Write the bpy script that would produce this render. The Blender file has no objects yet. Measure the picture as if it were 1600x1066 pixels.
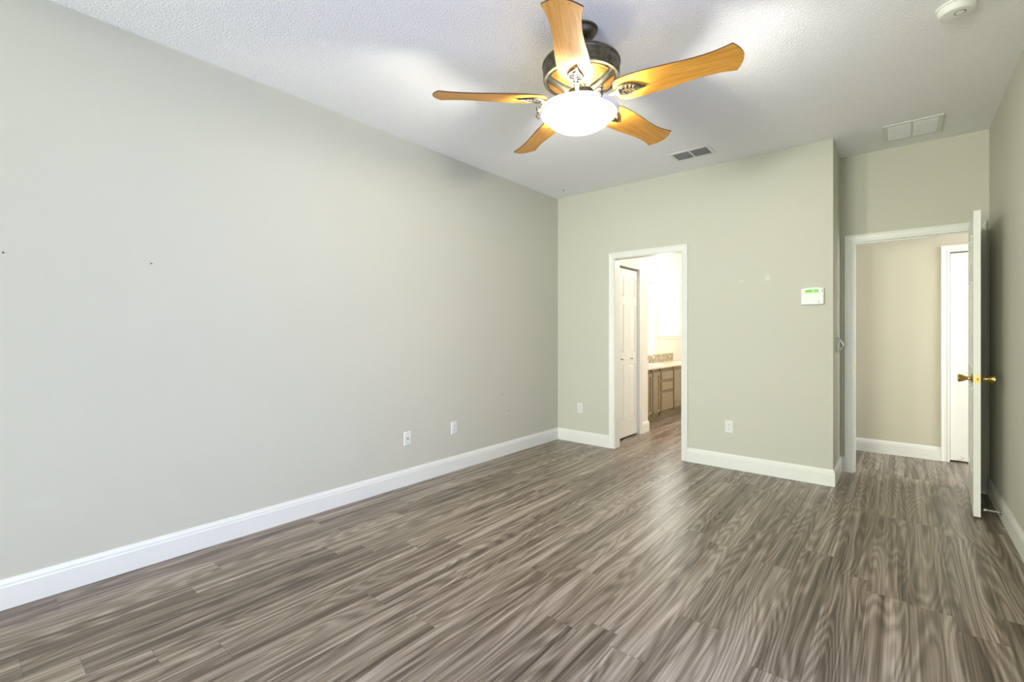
import bpy, bmesh, math, random
from mathutils import Vector, Matrix

R = math.radians
S = bpy.context.scene
C = S.collection
random.seed(7)

# ------------------------------------------------------------------ camera, world, lights, exposure
H = 2.80                                    # ceiling height
cam = bpy.data.cameras.new('camera')
cam_ob = bpy.data.objects.new('camera', cam)
C.objects.link(cam_ob)
cam.sensor_width = 36.0
cam.lens = 36.0 * 730.86 / 1600.0
cam.shift_y = -(533.0 - 521.3) / 1600.0
cam.clip_start = 0.02
cam_ob.location = (0, 0, 1.2309)
cam_ob.rotation_euler = (R(90), 0, R(39.732))
S.camera = cam_ob

S.view_settings.view_transform = 'Standard'
S.view_settings.look = 'None'
S.view_settings.gamma = 1.0
S.view_settings.exposure = 0.04
S.view_settings.use_curve_mapping = False

world = bpy.data.worlds.new('sky')
S.world = world
world.use_nodes = True
_bg = world.node_tree.nodes['Background']
_bg.inputs[0].default_value = (1.0, 1.0, 1.0, 1)
_bg.inputs[1].default_value = 1.5


XR0 = 0.522                                 # inner face of the wall beside the camera


def lamp(name, kind, loc, energy, color, rot=(0, 0, 0), size=None, size_y=None, radius=None):
    l = bpy.data.lights.new(name, kind)
    l.energy = energy
    l.color = color
    if kind == 'AREA':
        l.shape = 'RECTANGLE'
        l.size = size
        l.size_y = size_y or size
    if radius is not None:
        l.shadow_soft_size = radius
    o = bpy.data.objects.new(name, l)
    o.location = loc
    o.rotation_euler = rot
    C.objects.link(o)
    return o


# daylight through the bedroom's sliding door (in the wall behind the camera) and the bathroom window
lamp('daylight_bedroom', 'AREA', (-1.9, -6.18, 0.85), 485, (0.94, 1.0, 0.9), (R(90), 0, 0), 2.1, 1.6)
lamp('daylight_side', 'AREA', (XR0 + 0.18, 0.70, 0.90), 88, (0.32, 0.44, 1.0), (R(90), 0, R(90)), 1.75, 1.6)
lamp('daylight_bathroom', 'AREA', (-3.22, 7.68, 1.77), 84, (0.97, 1.0, 0.98), (R(90), 0, R(-90)), 0.95, 1.2)
# unseen lamps added to light the bathroom and, at mid height, the hallway
lamp('bathroom_unseen_lamp', 'POINT', (-1.55, 6.5, 2.55), 72, (1.0, 0.94, 0.9), radius=0.15)
lamp('hallway_unseen_lamp', 'POINT', (2.25, 5.66, 1.55), 140, (0.74, 0.78, 1.0), radius=0.25)


# ------------------------------------------------------------------ material helpers
class NT:
    def __init__(self, name):
        self.m = bpy.data.materials.new(name)
        self.m.use_nodes = True
        self.t = self.m.node_tree
        self.b = self.t.nodes['Principled BSDF']

    def n(self, typ, **kw):
        nd = self.t.nodes.new(typ)
        for k, v in kw.items():
            setattr(nd, k, v)
        return nd

    def put(self, sock, v):
        if isinstance(v, bpy.types.NodeSocket):
            self.t.links.new(v, sock)
        else:
            sock.default_value = v

    def math(self, op, a, b=0.0, c=None):
        nd = self.n('ShaderNodeMath', operation=op)
        self.put(nd.inputs[0], a)
        self.put(nd.inputs[1], b)
        if c is not None:
            self.put(nd.inputs[2], c)
        return nd.outputs[0]

    def coord(self):
        return self.n('ShaderNodeTexCoord').outputs['Object']

    def sep(self, v):
        nd = self.n('ShaderNodeSeparateXYZ')
        self.put(nd.inputs[0], v)
        return nd.outputs

    def comb(self, x, y, z):
        nd = self.n('ShaderNodeCombineXYZ')
        for i, v in enumerate((x, y, z)):
            self.put(nd.inputs[i], v)
        return nd.outputs[0]

    def noise(self, vec, scale, detail=2.0, rough=0.5, dist=0.0):
        nd = self.n('ShaderNodeTexNoise')
        self.put(nd.inputs['Vector'], vec)
        nd.inputs['Scale'].default_value = scale
        nd.inputs['Detail'].default_value = detail
        nd.inputs['Roughness'].default_value = rough
        nd.inputs['Distortion'].default_value = dist
        return nd.outputs['Fac']

    def ramp(self, fac, stops):
        nd = self.n('ShaderNodeValToRGB')
        self.put(nd.inputs[0], fac)
        e = nd.color_ramp.elements
        while len(e) < len(stops):
            e.new(0.5)
        for el, (p, c) in zip(e, stops):
            el.position = p
            el.color = (*c, 1)
        return nd.outputs[0]

    def mix(self, fac, a, b, mode='MIX'):
        nd = self.n('ShaderNodeMix', data_type='RGBA', blend_type=mode)
        self.put(nd.inputs[0], fac)
        self.put(nd.inputs[6], a if isinstance(a, bpy.types.NodeSocket) else (*a, 1))
        self.put(nd.inputs[7], b if isinstance(b, bpy.types.NodeSocket) else (*b, 1))
        return nd.outputs[2]

    def bump(self, height, strength, dist=0.002):
        nd = self.n('ShaderNodeBump')
        nd.inputs['Strength'].default_value = strength
        nd.inputs['Distance'].default_value = dist
        self.put(nd.inputs['Height'], height)
        self.put(self.b.inputs['Normal'], nd.outputs[0])

    def set(self, **kw):
        for k, v in kw.items():
            s = self.b.inputs[k.replace('_', ' ')]
            if isinstance(v, tuple) and len(v) == 3 and s.type == 'RGBA':
                v = (*v, 1)
            self.put(s, v)
        return self


def srgb(r, g, b):
    f = lambda c: c / 12.92 if c <= 0.04045 else ((c + 0.055) / 1.055) ** 2.4
    return tuple(f(c / 255.0) for c in (r, g, b))


def plain(name, col, rough=0.5, metal=0.0, var=0.03, spec=None):
    """paint, plastic or metal with a faint mottling"""
    t = NT(name)
    nz = t.noise(t.coord(), 9.0, 3.0)
    lo = tuple(c * (1 - var) for c in col)
    hi = tuple(min(1, c * (1 + var)) for c in col)
    t.set(Base_Color=t.ramp(nz, [(0.3, lo), (0.7, hi)]), Roughness=rough, Metallic=metal)
    if spec is not None:
        t.set(Specular_IOR_Level=spec)
    return t.m


def painted_wall(name, col, marks=(), bump=0.25):
    """roller-textured wall paint; marks: (centre, radii, colour, strength) patches and scuffs"""
    t = NT(name)
    co = t.coord()
    base = t.mix(t.math('MULTIPLY', t.noise(co, 1.3, 3.0), 1.0), tuple(c * 0.975 for c in col), tuple(min(1, c * 1.02) for c in col))
    for (cx, cy, cz), (rx, ry, rz), mc, st in marks:
        s = t.sep(co)
        d = None
        for ax, c0, r0 in ((0, cx, rx), (1, cy, ry), (2, cz, rz)):
            q = t.math('POWER', t.math('ABSOLUTE', t.math('DIVIDE', t.math('SUBTRACT', s[ax], c0), r0)), 2.0)
            d = q if d is None else t.math('ADD', d, q)
        wob = t.math('MULTIPLY', t.noise(co, 60.0, 2.0), 0.9)
        fac = t.math('MULTIPLY', t.math('SUBTRACT', 1.25, t.math('ADD', d, wob)), st)
        fac = t.math('MINIMUM', t.math('MAXIMUM', fac, 0.0), st)
        base = t.mix(fac, base, mc)
    t.set(Base_Color=base, Roughness=0.62, Specular_IOR_Level=0.25)
    t.bump(t.noise(co, 190.0, 2.0, 0.6), bump, 0.0012)
    return t.m


def ceiling_mat():
    t = NT('knockdown_ceiling_paint')
    co = t.coord()
    t.set(Base_Color=t.mix(t.noise(co, 2.0), (0.915, 0.915, 0.90), (0.93, 0.93, 0.915)), Roughness=0.85, Specular_IOR_Level=0.15)
    a = t.noise(co, 95.0, 3.0, 0.55)
    bl = t.ramp(a, [(0.40, (0, 0, 0)), (0.62, (1, 1, 1))])
    t.bump(bl, 0.65, 0.0036)
    return t.m


def floor_mat():
    t = NT('grey_brown_wood_planks')
    co = t.coord()
    x, y, z = t.sep(co)
    W, L = 0.1525, 1.215
    u = t.math('DIVIDE', t.math('ADD', x, 0.429 + W * 40), W)
    row = t.math('FLOOR', u)
    fu = t.math('SUBTRACT', u, row)
    wn = t.n('ShaderNodeTexWhiteNoise', noise_dimensions='1D')
    t.put(wn.inputs['W'], row)
    v = t.math('ADD', t.math('DIVIDE', y, L), t.math('ADD', t.math('MULTIPLY', wn.outputs['Value'], 3.0), 20.0))
    colm = t.math('FLOOR', v)
    fv = t.math('SUBTRACT', v, colm)
    wn2 = t.n('ShaderNodeTexWhiteNoise', noise_dimensions='2D')
    t.put(wn2.inputs['Vector'], t.comb(row, colm, 0.0))
    idv = wn2.outputs['Value']
    off = t.math('MULTIPLY', idv, 37.0)
    # cathedral grain: contour lines of a stretched noise field
    n1 = t.noise(t.comb(t.math('MULTIPLY', x, 6.0), t.math('MULTIPLY', y, 0.55), off), 1.0, 2.0, 0.40, 0.15)
    rings = t.math('MULTIPLY_ADD', t.math('SINE', t.math('MULTIPLY', n1, 135.0)), 0.5, 0.5)
    n2 = t.noise(t.comb(t.math('MULTIPLY', x, 230.0), t.math('MULTIPLY', y, 1.5), off), 1.0, 4.0, 0.62, 0.25)
    n3 = t.noise(t.comb(t.math('MULTIPLY', x, 30.0), t.math('MULTIPLY', y, 0.55), off), 1.0, 4.0, 0.62, 0.7)
    n4 = t.noise(t.comb(t.math('MULTIPLY', x, 7.0), t.math('MULTIPLY', y, 0.5), off), 1.0, 1.0)
    g = t.math('ADD', t.math('MULTIPLY', n3, 0.66), t.math('MULTIPLY', n2, 0.36))
    g = t.math('ADD', g, t.math('MULTIPLY', rings, 0.10))
    g = t.math('ADD', g, t.math('MULTIPLY', n4, 0.16))
    g = t.math('ADD', g, t.math('MULTIPLY', idv, 0.045))
    g = t.math('SUBTRACT', g, 0.158)
    colr = t.ramp(g, [(0.30, srgb(54, 43, 33)), (0.43, srgb(95, 81, 67)), (0.53, srgb(131, 117, 101)), (0.63, srgb(164, 150, 135)), (0.78, srgb(203, 191, 177))])
    # seams
    ex = t.math('MULTIPLY', t.math('MINIMUM', fu, t.math('SUBTRACT', 1.0, fu)), W)
    ey = t.math('MULTIPLY', t.math('MINIMUM', fv, t.math('SUBTRACT', 1.0, fv)), L)
    e = t.math('MINIMUM', ex, ey)
    seam = t.math('LESS_THAN', e, 0.0011)
    colr = t.mix(t.math('MULTIPLY', seam, 0.45), colr, srgb(58, 48, 42))
    t.set(Base_Color=colr, Roughness=t.math('MULTIPLY_ADD', n2, 0.10, 0.27), Specular_IOR_Level=0.5)
    t.bump(t.math('SUBTRACT', t.math('MULTIPLY', n2, 0.25), seam), 0.12, 0.0012)
    return t.m


def wood_blade_mat():
    t = NT('honey_oak_blade')
    x, y, z = t.sep(t.coord())
    n = t.noise(t.comb(t.math('MULTIPLY', x, 5.0), t.math('MULTIPLY', y, 90.0), z), 1.0, 3.0, 0.6, 0.4)
    n2 = t.noise(t.comb(t.math('MULTIPLY', x, 40.0), t.math('MULTIPLY', y, 300.0), z), 1.0, 2.0)
    g = t.math('ADD', t.math('MULTIPLY', n, 0.75), t.math('MULTIPLY', n2, 0.25))
    t.set(Base_Color=t.ramp(g, [(0.3, srgb(172, 114, 32)), (0.5, srgb(197, 138, 48)), (0.7, srgb(214, 160, 74))]), Roughness=0.42)
    return t.m


def glass_mat(name='window_glass'):
    t = NT(name)
    out = t.t.nodes['Material Output']
    tr = t.n('ShaderNodeBsdfTransparent')
    gl = t.n('ShaderNodeBsdfGlossy')
    gl.inputs['Roughness'].default_value = 0.02
    mx = t.n('ShaderNodeMixShader')
    mx.inputs[0].default_value = 0.06
    t.t.links.new(tr.outputs[0], mx.inputs[1])
    t.t.links.new(gl.outputs[0], mx.inputs[2])
    t.t.links.new(mx.outputs[0], out.inputs['Surface'])
    t.t.nodes.remove(t.b)
    return t.m


def glow_mat(name, col, strength, base=(0.9, 0.9, 0.88)):
    t = NT(name)
    t.set(Base_Color=base, Roughness=0.35, Emission_Color=col, Emission_Strength=strength)
    return t.m


def bowl_mat():
    """frosted alabaster glass: most of the bulbs' light passes, partly straight and partly scattered"""
    t = NT('frosted_alabaster_glass')
    out = t.t.nodes['Material Output']
    nz = t.noise(t.coord(), 14.0, 4.0, 0.6, 1.0)
    t.set(Base_Color=t.ramp(nz, [(0.3, (0.80, 0.79, 0.76)), (0.7, (0.9, 0.9, 0.88))]), Roughness=0.3,
          Emission_Color=(1.0, 0.96, 0.90), Emission_Strength=t.math('MULTIPLY_ADD', nz, 0.25, 0.22))
    tl = t.n('ShaderNodeBsdfTranslucent')
    tl.inputs[0].default_value = (0.10, 0.098, 0.094, 1)
    tr = t.n('ShaderNodeBsdfTransparent')
    m1 = t.n('ShaderNodeMixShader')
    m2 = t.n('ShaderNodeMixShader')
    m1.inputs[0].default_value = 0.62
    m2.inputs[0].default_value = 0.78
    t.t.links.new(tl.outputs[0], m1.inputs[1])
    t.t.links.new(tr.outputs[0], m1.inputs[2])
    t.t.links.new(t.b.outputs[0], m2.inputs[1])
    t.t.links.new(m1.outputs[0], m2.inputs[2])
    t.t.links.new(m2.outputs[0], out.inputs['Surface'])
    return t.m


def pewter_mat():
    t = NT('antique_pewter')
    nz = t.noise(t.coord(), 30.0, 3.0)
    t.set(Base_Color=t.ramp(nz, [(0.35, srgb(80, 76, 64)), (0.7, srgb(112, 107, 92))]), Roughness=0.42, Metallic=0.9)
    return t.m


def mosaic_mat():
    t = NT('pebble_mosaic')
    co = t.coord()
    vo = t.n('ShaderNodeTexVoronoi')
    t.put(vo.inputs['Vector'], co)
    vo.inputs['Scale'].default_value = 26.0
    sp = t.n('ShaderNodeSeparateColor')
    t.put(sp.inputs[0], vo.outputs['Color'])
    colr = t.ramp(sp.outputs[0], [(0.0, srgb(84, 70, 46)), (0.35, srgb(158, 140, 94)), (0.6, srgb(116, 108, 78)), (0.85, srgb(188, 172, 132)), (1.0, srgb(96, 90, 80))])
    ed = t.n('ShaderNodeTexVoronoi', feature='DISTANCE_TO_EDGE')
    t.put(ed.inputs['Vector'], co)
    ed.inputs['Scale'].default_value = 26.0
    t.set(Base_Color=t.mix(t.math('LESS_THAN', ed.outputs['Distance'], 0.07), colr, srgb(176, 164, 136)), Roughness=0.25)
    return t.m


def counter_mat():
    t = NT('cream_granite')
    co = t.coord()
    a = t.noise(co, 70.0, 4.0, 0.7)
    t.set(Base_Color=t.ramp(a, [(0.3, srgb(176, 158, 126)), (0.5, srgb(222, 210, 184)), (0.7, srgb(238, 230, 210))]), Roughness=0.15)
    return t.m


def cabinet_mat():
    t = NT('taupe_cabinet_wood')
    x, y, z = t.sep(t.coord())
    n = t.noise(t.comb(t.math('MULTIPLY', x, 40.0), t.math('MULTIPLY', y, 60.0), t.math('MULTIPLY', z, 4.0)), 1.0, 3.0)
    t.set(Base_Color=t.ramp(n, [(0.3, srgb(126, 110, 84)), (0.7, srgb(146, 130, 100))]), Roughness=0.45)
    return t.m


SAGE = srgb(202, 201, 184)
MAT = dict(
    wall=painted_wall('sage_wall_paint', SAGE, [
        ((-3.082, 0.28, 0.44), (0.05, 0.10, 0.05), srgb(214, 216, 204), 0.25),
        ((-3.082, 2.13, 0.66), (0.05, 0.012, 0.20), srgb(206, 208, 196), 0.3),
        ((-3.082, 3.55, 0.62), (0.05, 0.05, 0.02), srgb(182, 180, 160), 0.6),
        ((-1.10, 4.546, 1.70), (0.035, 0.05, 0.02), srgb(220, 220, 204), 0.7),
        ((-0.89, 4.546, 1.715), (0.03, 0.05, 0.035), srgb(222, 222, 208), 0.8),
    ]),
    bath=painted_wall('cream_bathroom_paint', srgb(230, 223, 208)),
    hall=painted_wall('beige_hall_paint', srgb(206, 200, 178)),
    ceiling=ceiling_mat(),
    floor=floor_mat(),
    trim=plain('white_trim_paint', srgb(232, 232, 222), 0.35, var=0.01),
    white=plain('white_plastic', srgb(226, 226, 220), 0.35, var=0.01),
    slot=plain('dark_slot', srgb(52, 50, 46), 0.6),
    brass=plain('polished_brass', srgb(190, 162, 92), 0.22, 1.0),
    pewter=pewter_mat(),
    steel=plain('brushed_nickel', srgb(190, 188, 180), 0.25, 1.0),
    arm_nickel=plain('satin_nickel', srgb(140, 136, 126), 0.38, 1.0),
    blade=wood_blade_mat(),
    blade_edge=plain('dark_blade_edge', srgb(92, 62, 34), 0.5),
    amber=plain('amber_panel', srgb(206, 150, 66), 0.25, 0.55, 0.15),
    bowl=bowl_mat(),
    glass=glass_mat(),
    duct=plain('dark_duct', srgb(116, 116, 112), 0.8),
    vent_grey=plain('vent_grey_paint', srgb(200, 200, 194), 0.5),
    lcd=glow_mat('green_display', srgb(150, 255, 110), 0.22, srgb(150, 215, 110)),
    lcd_text=plain('display_segments', srgb(48, 110, 26), 0.5),
    cabinet=cabinet_mat(),
    counter=counter_mat(),
    mosaic=mosaic_mat(),
    mirror=plain('mirror_silver', (0.9, 0.9, 0.9), 0.02, 1.0, 0.0),
    bulb=glow_mat('lit_bulb', (1.0, 0.95, 0.86), 9.0),
    porcelain=plain('white_porcelain', srgb(240, 238, 232), 0.12, var=0.01),
    rubber=plain('white_rubber', srgb(226, 224, 214), 0.6),
    grey=plain('grey_plastic', srgb(120, 120, 114), 0.5),
)


# ------------------------------------------------------------------ mesh helpers
class MB:
    """collects shapes for ONE mesh"""
    def __init__(self):
        self.bm = bmesh.new()
        self.mi = 0

    def _face(self, vs, smooth=False):
        try:
            f = self.bm.faces.new(vs)
            f.smooth = smooth
            f.material_index = self.mi
            return f
        except ValueError:
            return None

    def box(self, x0, x1, y0, y1, z0, z1):
        v = [self.bm.verts.new(p) for p in ((x0, y0, z0), (x1, y0, z0), (x1, y1, z0), (x0, y1, z0), (x0, y0, z1), (x1, y0, z1), (x1, y1, z1), (x0, y1, z1))]
        for q in ((3, 2, 1, 0), (4, 5, 6, 7), (0, 1, 5, 4), (1, 2, 6, 5), (2, 3, 7, 6), (3, 0, 4, 7)):
            self._face([v[i] for i in q])
        return self

    def frustum(self, a, b):
        """a, b: two loops of points with the same count; closed ends"""
        va = [self.bm.verts.new(p) for p in a]
        vb = [self.bm.verts.new(p) for p in b]
        n = len(va)
        for i in range(n):
            j = (i + 1) % n
            self._face([va[i], va[j], vb[j], vb[i]])
        self._face(va[::-1])
        self._face(vb)
        return self

    def lathe(self, prof, n=48, M=None, a0=0.0, a1=2 * math.pi):
        full = abs(a1 - a0 - 2 * math.pi) < 1e-6
        cnt = n if full else n + 1
        rings = []
        for r, z in prof:
            ring = []
            for i in range(cnt):
                a = a0 + (a1 - a0) * i / n
                p = Vector((r * math.cos(a), r * math.sin(a), z))
                if M:
                    p = M @ p
                ring.append(self.bm.verts.new(p))
            rings.append(ring)
        for k in range(len(rings) - 1):
            for i in range(n):
                j = (i + 1) % cnt
                self._face([rings[k][i], rings[k][j], rings[k + 1][j], rings[k + 1][i]], True)
        return self

    def tube(self, pts, rad, n=10, M=None, cap=True):
        pts = [Vector(p) for p in pts]
        rads = rad if isinstance(rad, (list, tuple)) else [rad] * len(pts)
        rings = []
        up = Vector((0, 0, 1))
        for i, p in enumerate(pts):
            d = (pts[min(i + 1, len(pts) - 1)] - pts[max(i - 1, 0)]).normalized()
            ref = up if abs(d.dot(up)) < 0.95 else Vector((1, 0, 0))
            s = d.cross(ref).normalized()
            w = s.cross(d).normalized()
            ring = []
            for k in range(n):
                a = 2 * math.pi * k / n
                q = p + (s * math.cos(a) + w * math.sin(a)) * rads[i]
                if M:
                    q = M @ q
                ring.append(self.bm.verts.new(q))
            rings.append(ring)
        for a, b in zip(rings, rings[1:]):
            for k in range(n):
                j = (k + 1) % n
                self._face([a[k], a[j], b[j], b[k]], True)
        if cap:
            self._face(rings[0][::-1])
            self._face(rings[-1])
        return self

    def prism(self, outline, z0, z1, M=None, side_mi=None):
        a = [Vector((x, y, z0)) for x, y in outline]
        b = [Vector((x, y, z1)) for x, y in outline]
        if M:
            a = [M @ p for p in a]
            b = [M @ p for p in b]
        va = [self.bm.verts.new(p) for p in a]
        vb = [self.bm.verts.new(p) for p in b]
        n = len(va)
        keep = self.mi
        if side_mi is not None:
            self.mi = side_mi
        for i in range(n):
            j = (i + 1) % n
            self._face([va[i], va[j], vb[j], vb[i]])
        self.mi = keep
        self._face(va[::-1])
        self._face(vb)
        return self

    def sweep(self, rows):
        """rows: list of equal-length point lists; skins between neighbours, closed across the rows (profile loop)"""
        vr = [[self.bm.verts.new(p) for p in row] for row in rows]
        m = len(vr)
        for i in range(m):
            j = (i + 1) % m
            for k in range(len(vr[i]) - 1):
                self._face([vr[i][k], vr[i][k + 1], vr[j][k + 1], vr[j][k]])
        self._face([r[0] for r in vr])
        self._face([r[-1] for r in vr][::-1])
        return self

    def build(self, name, mats, parent=None, bevel=0.0, loc=None, rot=None, sharp=40):
        if not isinstance(mats, (list, tuple)):
            mats = [mats]
        bmesh.ops.recalc_face_normals(self.bm, faces=self.bm.faces)
        me = bpy.data.meshes.new(name)
        self.bm.to_mesh(me)
        self.bm.free()
        for m in mats:
            me.materials.append(MAT[m] if isinstance(m, str) else m)
        if any(p.use_smooth for p in me.polygons):
            me.set_sharp_from_angle(angle=R(sharp))
        o = bpy.data.objects.new(name, me)
        C.objects.link(o)
        if parent:
            o.parent = parent
        if loc:
            o.location = loc
        if rot:
            o.rotation_euler = rot
        if bevel:
            md = o.modifiers.new('bevel', 'BEVEL')
            md.width = bevel
            md.segments = 2
            md.limit_method = 'ANGLE'
        return o


def tag(o, label, cat, group=None, kind=None):
    o['label'] = label
    o['category'] = cat
    if group:
        o['group'] = group
    if kind:
        o['kind'] = kind
    return o


def thing(name, label, cat, loc=(0, 0, 0), rot=(0, 0, 0), group=None, kind=None):
    o = bpy.data.objects.new(name, None)
    o.empty_display_size = 0.1
    C.objects.link(o)
    o.location = loc
    o.rotation_euler = rot
    return tag(o, label, cat, group, kind)


def struct(mb, name, mat, label, cat, bevel=0.0, **kw):
    return tag(mb.build(name, mat, bevel=bevel, **kw), label, cat, kind='structure')


def copy_tree(o, parent=None):
    c = o.copy()
    C.objects.link(c)
    if parent:
        c.parent = parent
    for ch in list(o.children):
        copy_tree(ch, c)
    return c


# ------------------------------------------------------------------ the room
XL, YF, XC, YD, XR = -3.082, 4.546, -0.419, 5.102, 0.522     # left wall, far wall, column side, door wall, right wall
YB = -6.00                                                    # wall behind the camera
T = 0.115
D1 = (-2.350, -1.640, 2.030)                                  # bathroom doorway, clear opening
D2 = (-0.320, 0.443, 2.035)                                   # bedroom door, clear opening
J = 0.018                                                     # jamb thickness
BX, BY = -2.97, 8.60                                          # bathroom vanity wall and end wall
KX = -2.455                                                   # bathroom closet wall face
HY = 6.13                                                     # hallway wall

struct(MB().box(-3.25, 3.0, YB - T, 8.75, -0.08, 0), 'floor', 'floor', 'grey brown wood plank floor running toward the doorways', 'floor')
struct(MB().box(-3.25, 3.0, YB - T, 8.75, H, H + 0.08), 'ceiling', 'ceiling', 'white ceiling with knockdown texture above the whole room', 'ceiling')
struct(MB().box(XL - T, XL, YB - T, YF + T, 0, H), 'wall_left', 'wall', 'long bare sage grey wall beside the wood floor', 'wall')
m = MB()
m.box(XL, D1[0] - J, YF, YF + T, 0, H).box(D1[1] + J, XC, YF, YF + T, 0, H).box(D1[0] - J, D1[1] + J, YF, YF + T, D1[2] + J, H)
struct(m, 'wall_far', 'wall', 'sage green wall holding the bathroom doorway and the keypad', 'wall')
m = MB().box(XC - 0.02, XC, YF + T, HY, 0, H)
struct(m, 'wall_recess', 'wall', 'narrow dim wall of the recess beside the bedroom door', 'wall')
m = MB()
m.box(XC, D2[0] - J, YD, YD + T, 0, H).box(D2[1] + J, XR, YD, YD + T, 0, H).box(D2[0] - J, D2[1] + J, YD, YD + T, D2[2] + J, H)
struct(m, 'wall_doorway', 'wall', 'green wall strip around and above the open bedroom door', 'wall')
RW = (-0.20, 1.60, 0.15, 1.75)                               # side window, beside the camera and out of its view
m = MB()
m.box(XR, XR + T, YB - T, RW[0], 0, H).box(XR, XR + T, RW[1], YD + T, 0, H).box(XR, XR + T, RW[0], RW[1], 0, RW[2]).box(XR, XR + T, RW[0], RW[1], RW[3], H)
struct(m, 'wall_right', 'wall', 'sage wall behind the open white door', 'wall')
# wall behind the camera with a wide sliding glass door
SX0, SX1, SZ1 = -2.95, -0.85, 2.03
m = MB()
m.box(XL, SX0, YB - T, YB, 0, H).box(SX1, XR, YB - T, YB, 0, H).box(SX0, SX1, YB - T, YB, SZ1, H)
struct(m, 'wall_back', 'wall', 'sage wall with the wide sliding glass door, facing the bathroom doorway', 'wall')
# bathroom and closet walls
m = MB()
CO = (4.775, 5.378, 2.005)                                    # closet opening along Y
m.box(KX - T, KX, YF + T, CO[0] - J, 0, H).box(KX - T, KX, CO[1] + J, 5.637, 0, H).box(KX - T, KX, CO[0] - J, CO[1] + J, CO[2] + J, H)
m.box(BX, KX - T, 5.56, 5.637, 0, H)
struct(m, 'wall_closet', 'bath', 'cream wall around the folding closet door, seen through the bathroom doorway', 'wall')
WY0, WY1, WZ0, WZ1 = 7.229, 8.125, 1.203, 2.326
m = MB()
m.box(BX - T, BX, YF + T, WY0, 0, H).box(BX - T, BX, WY1, BY, 0, H).box(BX - T, BX, WY0, WY1, 0, WZ0).box(BX - T, BX, WY0, WY1, WZ1, H)
struct(m, 'wall_vanity', 'bath', 'bright bathroom wall with the window over the vanity', 'wall')
struct(MB().box(BX - T, XC - 0.02, BY, BY + T, 0, H), 'wall_bathroom', 'bath', 'cream end wall of the bathroom beyond the vanity', 'wall')
m = MB().box(-0.535, XC - 0.02, YF + T, BY, 0, H)
struct(m, 'wall_partition', 'bath', 'cream bathroom wall backing onto the hallway', 'wall')
# hallway
HD = (0.362, 1.124, 2.012)
m = MB()
m.box(XC, HD[0] - J, HY, HY + T, 0, H).box(HD[1] + J, 2.6, HY, HY + T, 0, H).box(HD[0] - J, HD[1] + J, HY, HY + T, HD[2] + J, H)
m.box(HD[0] - J, HD[1] + J, HY + T, HY + T + 0.02, 0, H)
struct(m, 'wall_hall', 'hall', 'beige hallway wall seen through the bedroom doorway', 'wall')
m = MB().box(XR + T, 2.6, YD, YD + T, 0, H).box(2.6, 2.6 + T, YD, HY + T, 0, H)
struct(m, 'wall_hall_end', 'hall', 'beige wall closing the hallway beside the bedroom', 'wall')

# ---- baseboards
BB = [(0.0, 0.0), (0.014, 0.0), (0.014, 0.098), (0.0115, 0.106), (0.0115, 0.113), (0.007, 0.124), (0.005, 0.132), (0.0, 0.133)]


def offset(path, t):
    """polyline moved t to its right-hand side, with mitred corners"""
    out = []
    n = len(path)
    for i, p in enumerate(path):
        p = Vector(p)
        ns = []
        if i > 0:
            d = (p - Vector(path[i - 1])).normalized()
            ns.append(Vector((d.y, -d.x)))
        if i < n - 1:
            d = (Vector(path[i + 1]) - p).normalized()
            ns.append(Vector((d.y, -d.x)))
        if len(ns) == 1:
            q = p + ns[0] * t
        else:
            b = ns[0] + ns[1]
            q = p + b * (t / (1 + ns[0].dot(ns[1])))
        out.append(q)
    return out


def baseboard(name, paths, label):
    m = MB()
    for path in paths:
        m.sweep([[(q.x, q.y, z) for q in offset(path, t)] for t, z in BB])
    return struct(m, name, 'trim', label, 'baseboard')


CW = 0.058                                                    # casing width
RV = 0.005                                                    # reveal
c1l, c1r = D1[0] - RV - CW, D1[1] + RV + CW
c2l, c2r = D2[0] - RV - CW, D2[1] + RV + CW
baseboard('baseboard_left', [[(XL, YB), (XL, YF), (c1l, YF)]], 'white baseboard along the long bare wall and round its corner')
baseboard('baseboard_far', [[(c1r, YF), (XC, YF), (XC, YD), (c2l, YD)]], 'white baseboard under the keypad, turning into the door recess')
baseboard('baseboard_right', [[(XR, YD), (XR, YB)]], 'white baseboard behind the open door')
baseboard('baseboard_hall', [[(XC, HY), (HD[0] - RV - CW, HY)]], 'white baseboard on the beige hallway wall')
baseboard('baseboard_bathroom', [[(KX, CO[1] + RV + CW), (KX, 5.637), (-2.53, 5.637)]], 'white baseboard stub at the bathroom closet corner')

# ---- casings and jambs
CP = [(0.0, 0.0), (0.0, 0.009), (0.012, 0.011), (0.016, 0.008), (0.040, 0.012), (0.050, 0.016), (0.058, 0.016), (0.058, 0.0)]


def casing(m, a0, a1, zt, plane, sgn, axis):
    """three-sided mitred frame round the opening a0..a1; axis 'x' lies on a wall at y=plane, 'y' on a wall at x=plane"""
    rows = []
    for u, t in CP:
        u = u + RV
        pts = [(a0 - u, 0), (a0 - u, zt + u), (a1 + u, zt + u), (a1 + u, 0)]
        if axis == 'x':
            rows.append([(p, plane + sgn * t, z) for p, z in pts])
        else:
            rows.append([(plane + sgn * t, p, z) for p, z in pts])
    m.sweep(rows)


def jamb(m, a0, a1, zt, p0, p1, axis, stop=None):
    def bx(q0, q1, r0, r1, z0, z1):
        if axis == 'x':
            m.box(q0, q1, r0, r1, z0, z1)
        else:
            m.box(r0, r1, q0, q1, z0, z1)
    bx(a0 - J, a0, p0, p1, 0, zt + J)
    bx(a1, a1 + J, p0, p1, 0, zt + J)
    bx(a0, a1, p0, p1, zt, zt + J)
    if stop:
        s0, s1 = stop
        bx(a0, a0 + 0.011, s0, s1, 0, zt)
        bx(a1 - 0.011, a1, s0, s1, 0, zt)
        bx(a0 + 0.011, a1 - 0.011, s0, s1, zt - 0.011, zt)


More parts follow.
